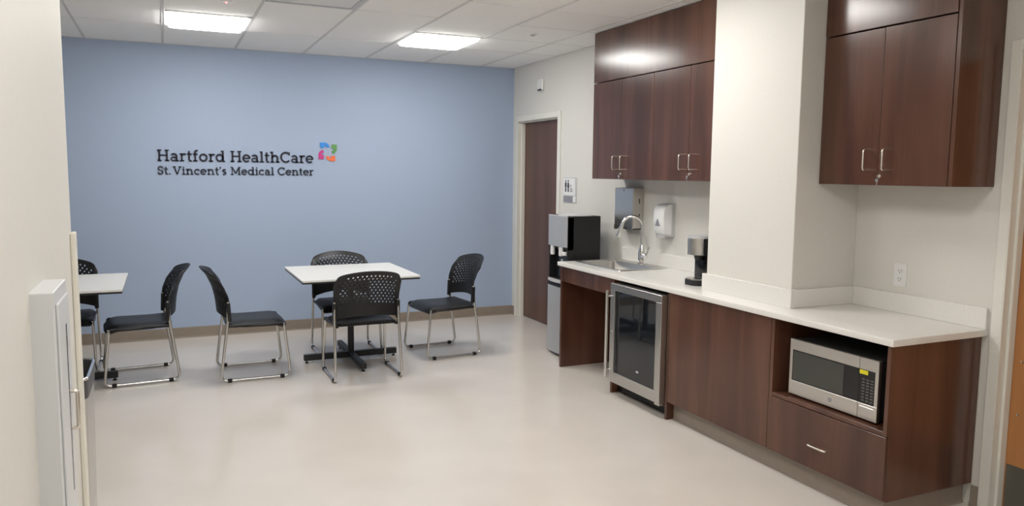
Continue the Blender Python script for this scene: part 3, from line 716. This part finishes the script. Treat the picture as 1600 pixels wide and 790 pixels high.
# ------------------------------------------------------------------ coffee maker
KX, KY = -0.297, -3.700
t = thing('coffee_maker', (KX, KY, CT), 'black and steel single-serve coffee maker against the column', 'coffee maker')
kw = 0.074
b = NB(); 
base = [(-.13, -kw*0.8), (-.10, -kw), (.13, -kw), (.13, kw), (-.10, kw), (-.13, kw*0.8), (-.148, kw*.45), (-.148, -kw*.45)]
add_prism(b, base, fz(KX, KY, CT), 0.036); obj('base', b, 'black', t)
b = NB(); add_prism(b, [(x*0.96, y*0.94) for x, y in base if True], fz(KX, KY, CT+0.036), 0.006); obj('drip_tray', b, 'steel', t)
b = NB(); add_box(b, KX-0.050, KX+0.125, KY-kw*0.97, KY+kw*0.97, CT+0.04, CT+0.312, 0.008, 3); obj('tower', b, 'gloss_black', t, 40)
b = NB()
head = [(-.045, -kw*0.98), (-.07, -kw*0.98)] + [(-.07-.075*math.sin(a), -kw*0.98*math.cos(a)) for a in [i*PI/12 for i in range(1, 12)]] + [(-.07, kw*0.98), (-.045, kw*0.98)]
add_prism(b, head, fz(KX, KY, CT+0.195), 0.105); obj('brew_head', b, 'steel', t, 30)
b = NB(); add_prism(b, [(x*1.04 if x < -.05 else .12, y*1.03) for x, y in head], fz(KX, KY, CT+0.300), 0.016); obj('lid', b, 'lightgrey', t, 30)
b = NB()
for sg in (-1, 1): add_box(b, KX-0.092, KX-0.045, KY+sg*kw*0.985-0.004, KY+sg*kw*0.985+0.004, CT+0.192, CT+0.300, 0.002, 1)
obj('side_cover', b, 'gloss_black', t)
b = NB(); add_lathe(b, [(0.022, 0), (0.03, 0.03)], (KX-0.075, KY, CT+0.158), 16); obj('nozzle', b, 'black', t, 40)

# ------------------------------------------------------------------ extinguisher cabinet on the near left wall
ex, ey0, ey1, ez0, ez1 = XL+0.047, -5.700, -5.462, 0.62, 1.287
t = thing('extinguisher_cabinet', (XL+0.03, (ey0+ey1)/2, ez0), 'shallow white metal extinguisher cabinet with pull handle on the left wall', 'cabinet')
b = NB(); add_box(b, XL-0.003, ex, ey0, ey1, ez0, ez1, 0.003, 2); obj('body', b, 'cabinet_white', t)
b = NB(); add_box(b, ex, ex+0.006, ey0+0.022, ey1-0.022, ez0+0.03, ez1-0.03, 0.002, 1); dr = obj('door', b, 'cabinet_white', t)
sy_ = -5.555
b = NB(); add_box(b, ex+0.0045, ex+0.007, sy_-0.007, sy_+0.007, 0.775, 1.19, 0.001, 1); obj('window_pane', b, 'glass_dark', dr, None, 'narrow dark vision pane')
b = NB(); add_tube(b, fillet([(ex+0.006, -5.535, 0.925), (ex+0.020, -5.535, 0.925), (ex+0.020, -5.535, 1.018), (ex+0.006, -5.535, 1.018)], 0.008, 4), 0.005, 10); obj('handle', b, 'nickel', dr, 50)

# ------------------------------------------------------------------ waste bin behind the left wall
t = thing('waste_bin', (-3.92, -4.58, 0), 'tall waste bin with dark rim half hidden behind the left wall end', 'waste bin')
def loft(bm, rings):
    V = []
    for w_, d_, r_, z in rings: V.append([bm.verts.new((-3.908+u, -4.585+v, z)) for u, v in rrect(w_, d_, r_, 5)])
    for a, c in zip(V, V[1:]):
        for k in range(len(a)): bm.faces.new((a[k], a[(k+1) % len(a)], c[(k+1) % len(a)], c[k]))
    return V
b = NB(); V = loft(b, [(0.31, 0.32, 0.05, 0.0), (0.335, 0.345, 0.05, 0.784)]); b.faces.new(V[0]); b.faces.new(V[-1]); obj('body', b, 'steel', t, 40)
b = NB(); V = loft(b, [(0.34, 0.35, 0.05, 0.780), (0.345, 0.355, 0.05, 0.845), (0.325, 0.335, 0.045, 0.845), (0.30, 0.31, 0.04, 0.787)]); b.faces.new(V[0]); b.faces.new(V[-1]); obj('rim_collar', b, 'darkgrey', t, 40)
b = NB(); rr = [Vector((-3.908+u, -4.585+v, 0.848)) for u, v in rrect(0.338, 0.348, 0.05, 6)]; rr.append(rr[0]); add_tube(b, rr, 0.006, 8, False); obj('rim_ring', b, 'chrome', t, 60)

# ------------------------------------------------------------------ tables
def make_table(x, y, label):
    t = thing('table', (x, y, 0), label, 'table', 'square white pedestal tables')
    hw, hd = 0.460, 0.470
    b = NB(); add_prism(b, rrect(2*hw, 2*hd, 0.012, 3), fz(x, y, 0.728), 0.013); obj('tabletop', b, 'laminate', t, 30)
    b = NB(); add_prism(b, rrect(2*hw-0.006, 2*hd-0.006, 0.012, 3), fz(x, y, 0.714), 0.014); obj('edge_band', b, 'black', t, 30)
    b = NB(); add_box(b, x-0.15, x+0.15, y-0.15, y+0.15, 0.706, 0.714, 0.002, 1); obj('mounting_plate', b, 'blackmetal', t)
    b = NB(); add_lathe(b, [(0.026, 0.06), (0.026, 0.706)], (x, y, 0), 20); obj('column', b, 'blackmetal', t, 40)
    for ax in (0, 1):
        b = NB()
        if ax == 0: add_box(b, x-0.385, x+0.385, y-0.022, y+0.022, 0.022, 0.070, 0.003, 1)
        else: add_box(b, x-0.022, x+0.022, y-0.455, y+0.455, 0.024, 0.068, 0.003, 1)
        br = obj('base_bar', b, 'blackmetal', t)
        for s in (-1, 1):
            b = NB(); add_lathe(b, [(0.014, 0), (0.014, 0.008), (0.006, 0.010), (0.006, 0.026)], (x+s*0.362*(ax == 0), y+s*0.43*(ax == 1), 0), 12); obj('glide', b, 'rubber', br, 40)
    return t
make_table(-2.100, -1.387, 'white square table with black pedestal, surrounded by chairs in the middle')
make_table(-4.218, -1.375, 'white square table partly hidden behind the left wall')

# ------------------------------------------------------------------ chairs (built facing +y)
def lerp_tab(tab, t):
    for (a, va), (c, vc) in zip(tab, tab[1:]):
        if t <= c:
            k = (t-a)/(c-a); k = k*k*(3-2*k)*0.3 + k*0.7
            return va+(vc-va)*k
    return tab[-1][1]
def back_pt(s, t):
    hwid = 0.236+0.020*t
    ye = lerp_tab([(0, -.170), (.3, -.170), (.55, -.180), (.8, -.208), (1, -.252)], t)
    q_ = 1-s*s
    zb = 0.468+0.030*q_; zt = 0.795+0.048*q_-0.03*abs(s)**14
    xx = s*hwid*(1-0.05*(max(0, t-.9)/.1)**2*abs(s)**6)
    return Vector((xx, ye-(0.076+0.034*t)*q_, zb+(zt-zb)*t))
def make_chair(label):
    t = thing('chair', (0, 0, 0), label, 'chair', 'black stacking chairs with chrome sled legs')
    # perforated back
    b = NB(); NC = 16; rows = [0, .07, .14, .21, .27] + [.27+.065*k for k in range(1, 11)] + [.96, 1.0]
    nh = 2*NC; vv = {}
    def gv(i, j):
        if (i, j) not in vv: vv[i, j] = b.verts.new(back_pt(-1+2*i/nh, rows[j]))
        return vv[i, j]
    for j in range(len(rows)-1):
        off = j % 2
        edges = list(range(off, nh+1-off, 2))
        if off:
            b.faces.new((gv(0, j), gv(1, j), gv(1, j+1), gv(0, j+1))); b.faces.new((gv(nh-1, j), gv(nh, j), gv(nh, j+1), gv(nh-1, j+1)))
        for i in edges[:-1]:
            sc = -1+2*(i+1)/nh
            o6 = [gv(i, j), gv(i+1, j), gv(i+2, j), gv(i+2, j+1), gv(i+1, j+1), gv(i, j+1)]
            hole = 4 <= j <= 13 and abs(sc) < 0.86 and not (j == 13 and abs(sc) > 0.72)
            if hole:
                tc = (rows[j]+rows[j+1])/2; dt = rows[j+1]-rows[j]
                inn = [b.verts.new(back_pt(sc+math.cos(math.radians(a))*0.22*4/nh, tc+math.sin(math.radians(a))*0.35*dt)) for a in (210, 270, 330, 30, 90, 150)]
                for k in range(6): b.faces.new((o6[k], o6[(k+1) % 6], inn[(k+1) % 6], inn[k]))
            else:
                b.faces.new((o6[0], o6[1], o6[4], o6[5])); b.faces.new((o6[1], o6[2], o6[3], o6[4]))
    bmesh.ops.recalc_face_normals(b, faces=b.faces[:])
    bmesh.ops.solidify(b, geom=b.faces[:], thickness=0.006)
    obj('backrest', b, 'seat', t, 50)
    for sx in (-1, 1):
        b = NB(); mt = Matrix.Translation((sx*0.240, -0.180, 0.530)) @ Matrix.Rotation(0.05, 4, 'X')
        add_box(b, -0.0145, 0.0145, -0.014, 0.013, -0.078, 0.060, 0.006, 2, mt); obj('back_bracket', b, 'seat', t, 40)
    # seat shell with a waterfall front edge
    b = NB(); nx, ny = 14, 14; g = {}
    for i in range(nx+1):
        for j in range(ny+1):
            s = -1+2*i/nx; u = j/ny; y = -0.205+0.445*u
            hwid = 0.226+0.022*min(1, u*1.6)
            rc = 1.0
            if u > 0.88: rc = 1-0.10*((u-0.88)/0.12)**2
            if u < 0.14: rc = 1-0.16*((0.14-u)/0.14)**2
            y -= 0.020*abs(s)**6*(1 if u > .8 else 0)
            z = 0.446-0.003*(1-s*s)*math.sin(PI*min(1, u*1.05)) - 0.032*abs(s)**8*min(1, u*4)
            if u > 0.80: z -= 0.050*((u-0.80)/0.20)**2*(1-0.5*abs(s)**8)
            g[i, j] = b.verts.new((s*hwid*rc, y, z))
    for i in range(nx):
        for j in range(ny): b.faces.new((g[i, j], g[i+1, j], g[i+1, j+1], g[i, j+1]))
    bmesh.ops.recalc_face_normals(b, faces=b.faces[:])
    bmesh.ops.solidify(b, geom=b.faces[:], thickness=0.016)
    obj('seat', b, 'seat', t, 50)
    for sx in (-1, 1):
        X = sx*0.252
        pts = fillet([(sx*0.240, -0.182, 0.60), (sx*0.243, -0.190, 0.455), (X, -0.250, 0.0135), (X, 0.250, 0.0135), (sx*0.236, 0.208, 0.418)], 0.038, 6)
        b = NB(); add_tube(b, pts, 0.0105, 10); sl = obj('sled_leg', b, 'tube', t, 60)
        b = NB(); add_tube(b, fillet([(sx*0.236, 0.209, 0.400), (sx*0.232, 0.205, 0.415), (sx*0.224, -0.19, 0.416)], 0.02, 4), 0.0125, 8); obj('seat_rail', b, 'seat', t, 60)
        for y in (-0.187, 0.187):
            b = NB(); add_box(b, X-0.014, X+0.014, y-0.016, y+0.016, 0.0, 0.027, 0.005, 2); obj('rubber_foot', b, 'rubber', sl, 40)
    for y in (-0.13, 0.12):
        b = NB(); add_tube(b, [(-0.226, y, 0.410), (0.226, y, 0.410)], 0.008, 10); obj('crossbar', b, 'blackmetal', t, 60)
    return t
ch = make_chair('black perforated-back chair seen from behind, in front of the middle table')
spots = [
 (-2.122, -1.860, 0.0, None),
 (-2.072, -1.075, 180.0, 'black perforated-back chair behind the middle table, against the blue wall'),
 (-1.306, -1.405, 90+5.5, 'black perforated-back chair right of the middle table, nearest the brown door'),
 (-2.893, -1.510, -90.0, 'black chair facing right with its back to the other, left of the middle table'),
 (-3.678, -1.330, 90+4.0, 'black chair facing left, drawn up to the partly hidden left table'),
 (-4.235, -0.965, 180.0, 'black chair behind the left table, half hidden by the left wall'),
]
for i, (x, y, rz, lb) in enumerate(spots):
    o = ch if i == 0 else copy_tree(ch)
    o.location = (x, y, 0); o.rotation_euler = (0, 0, math.radians(rz))
    if lb: o['label'] = lb
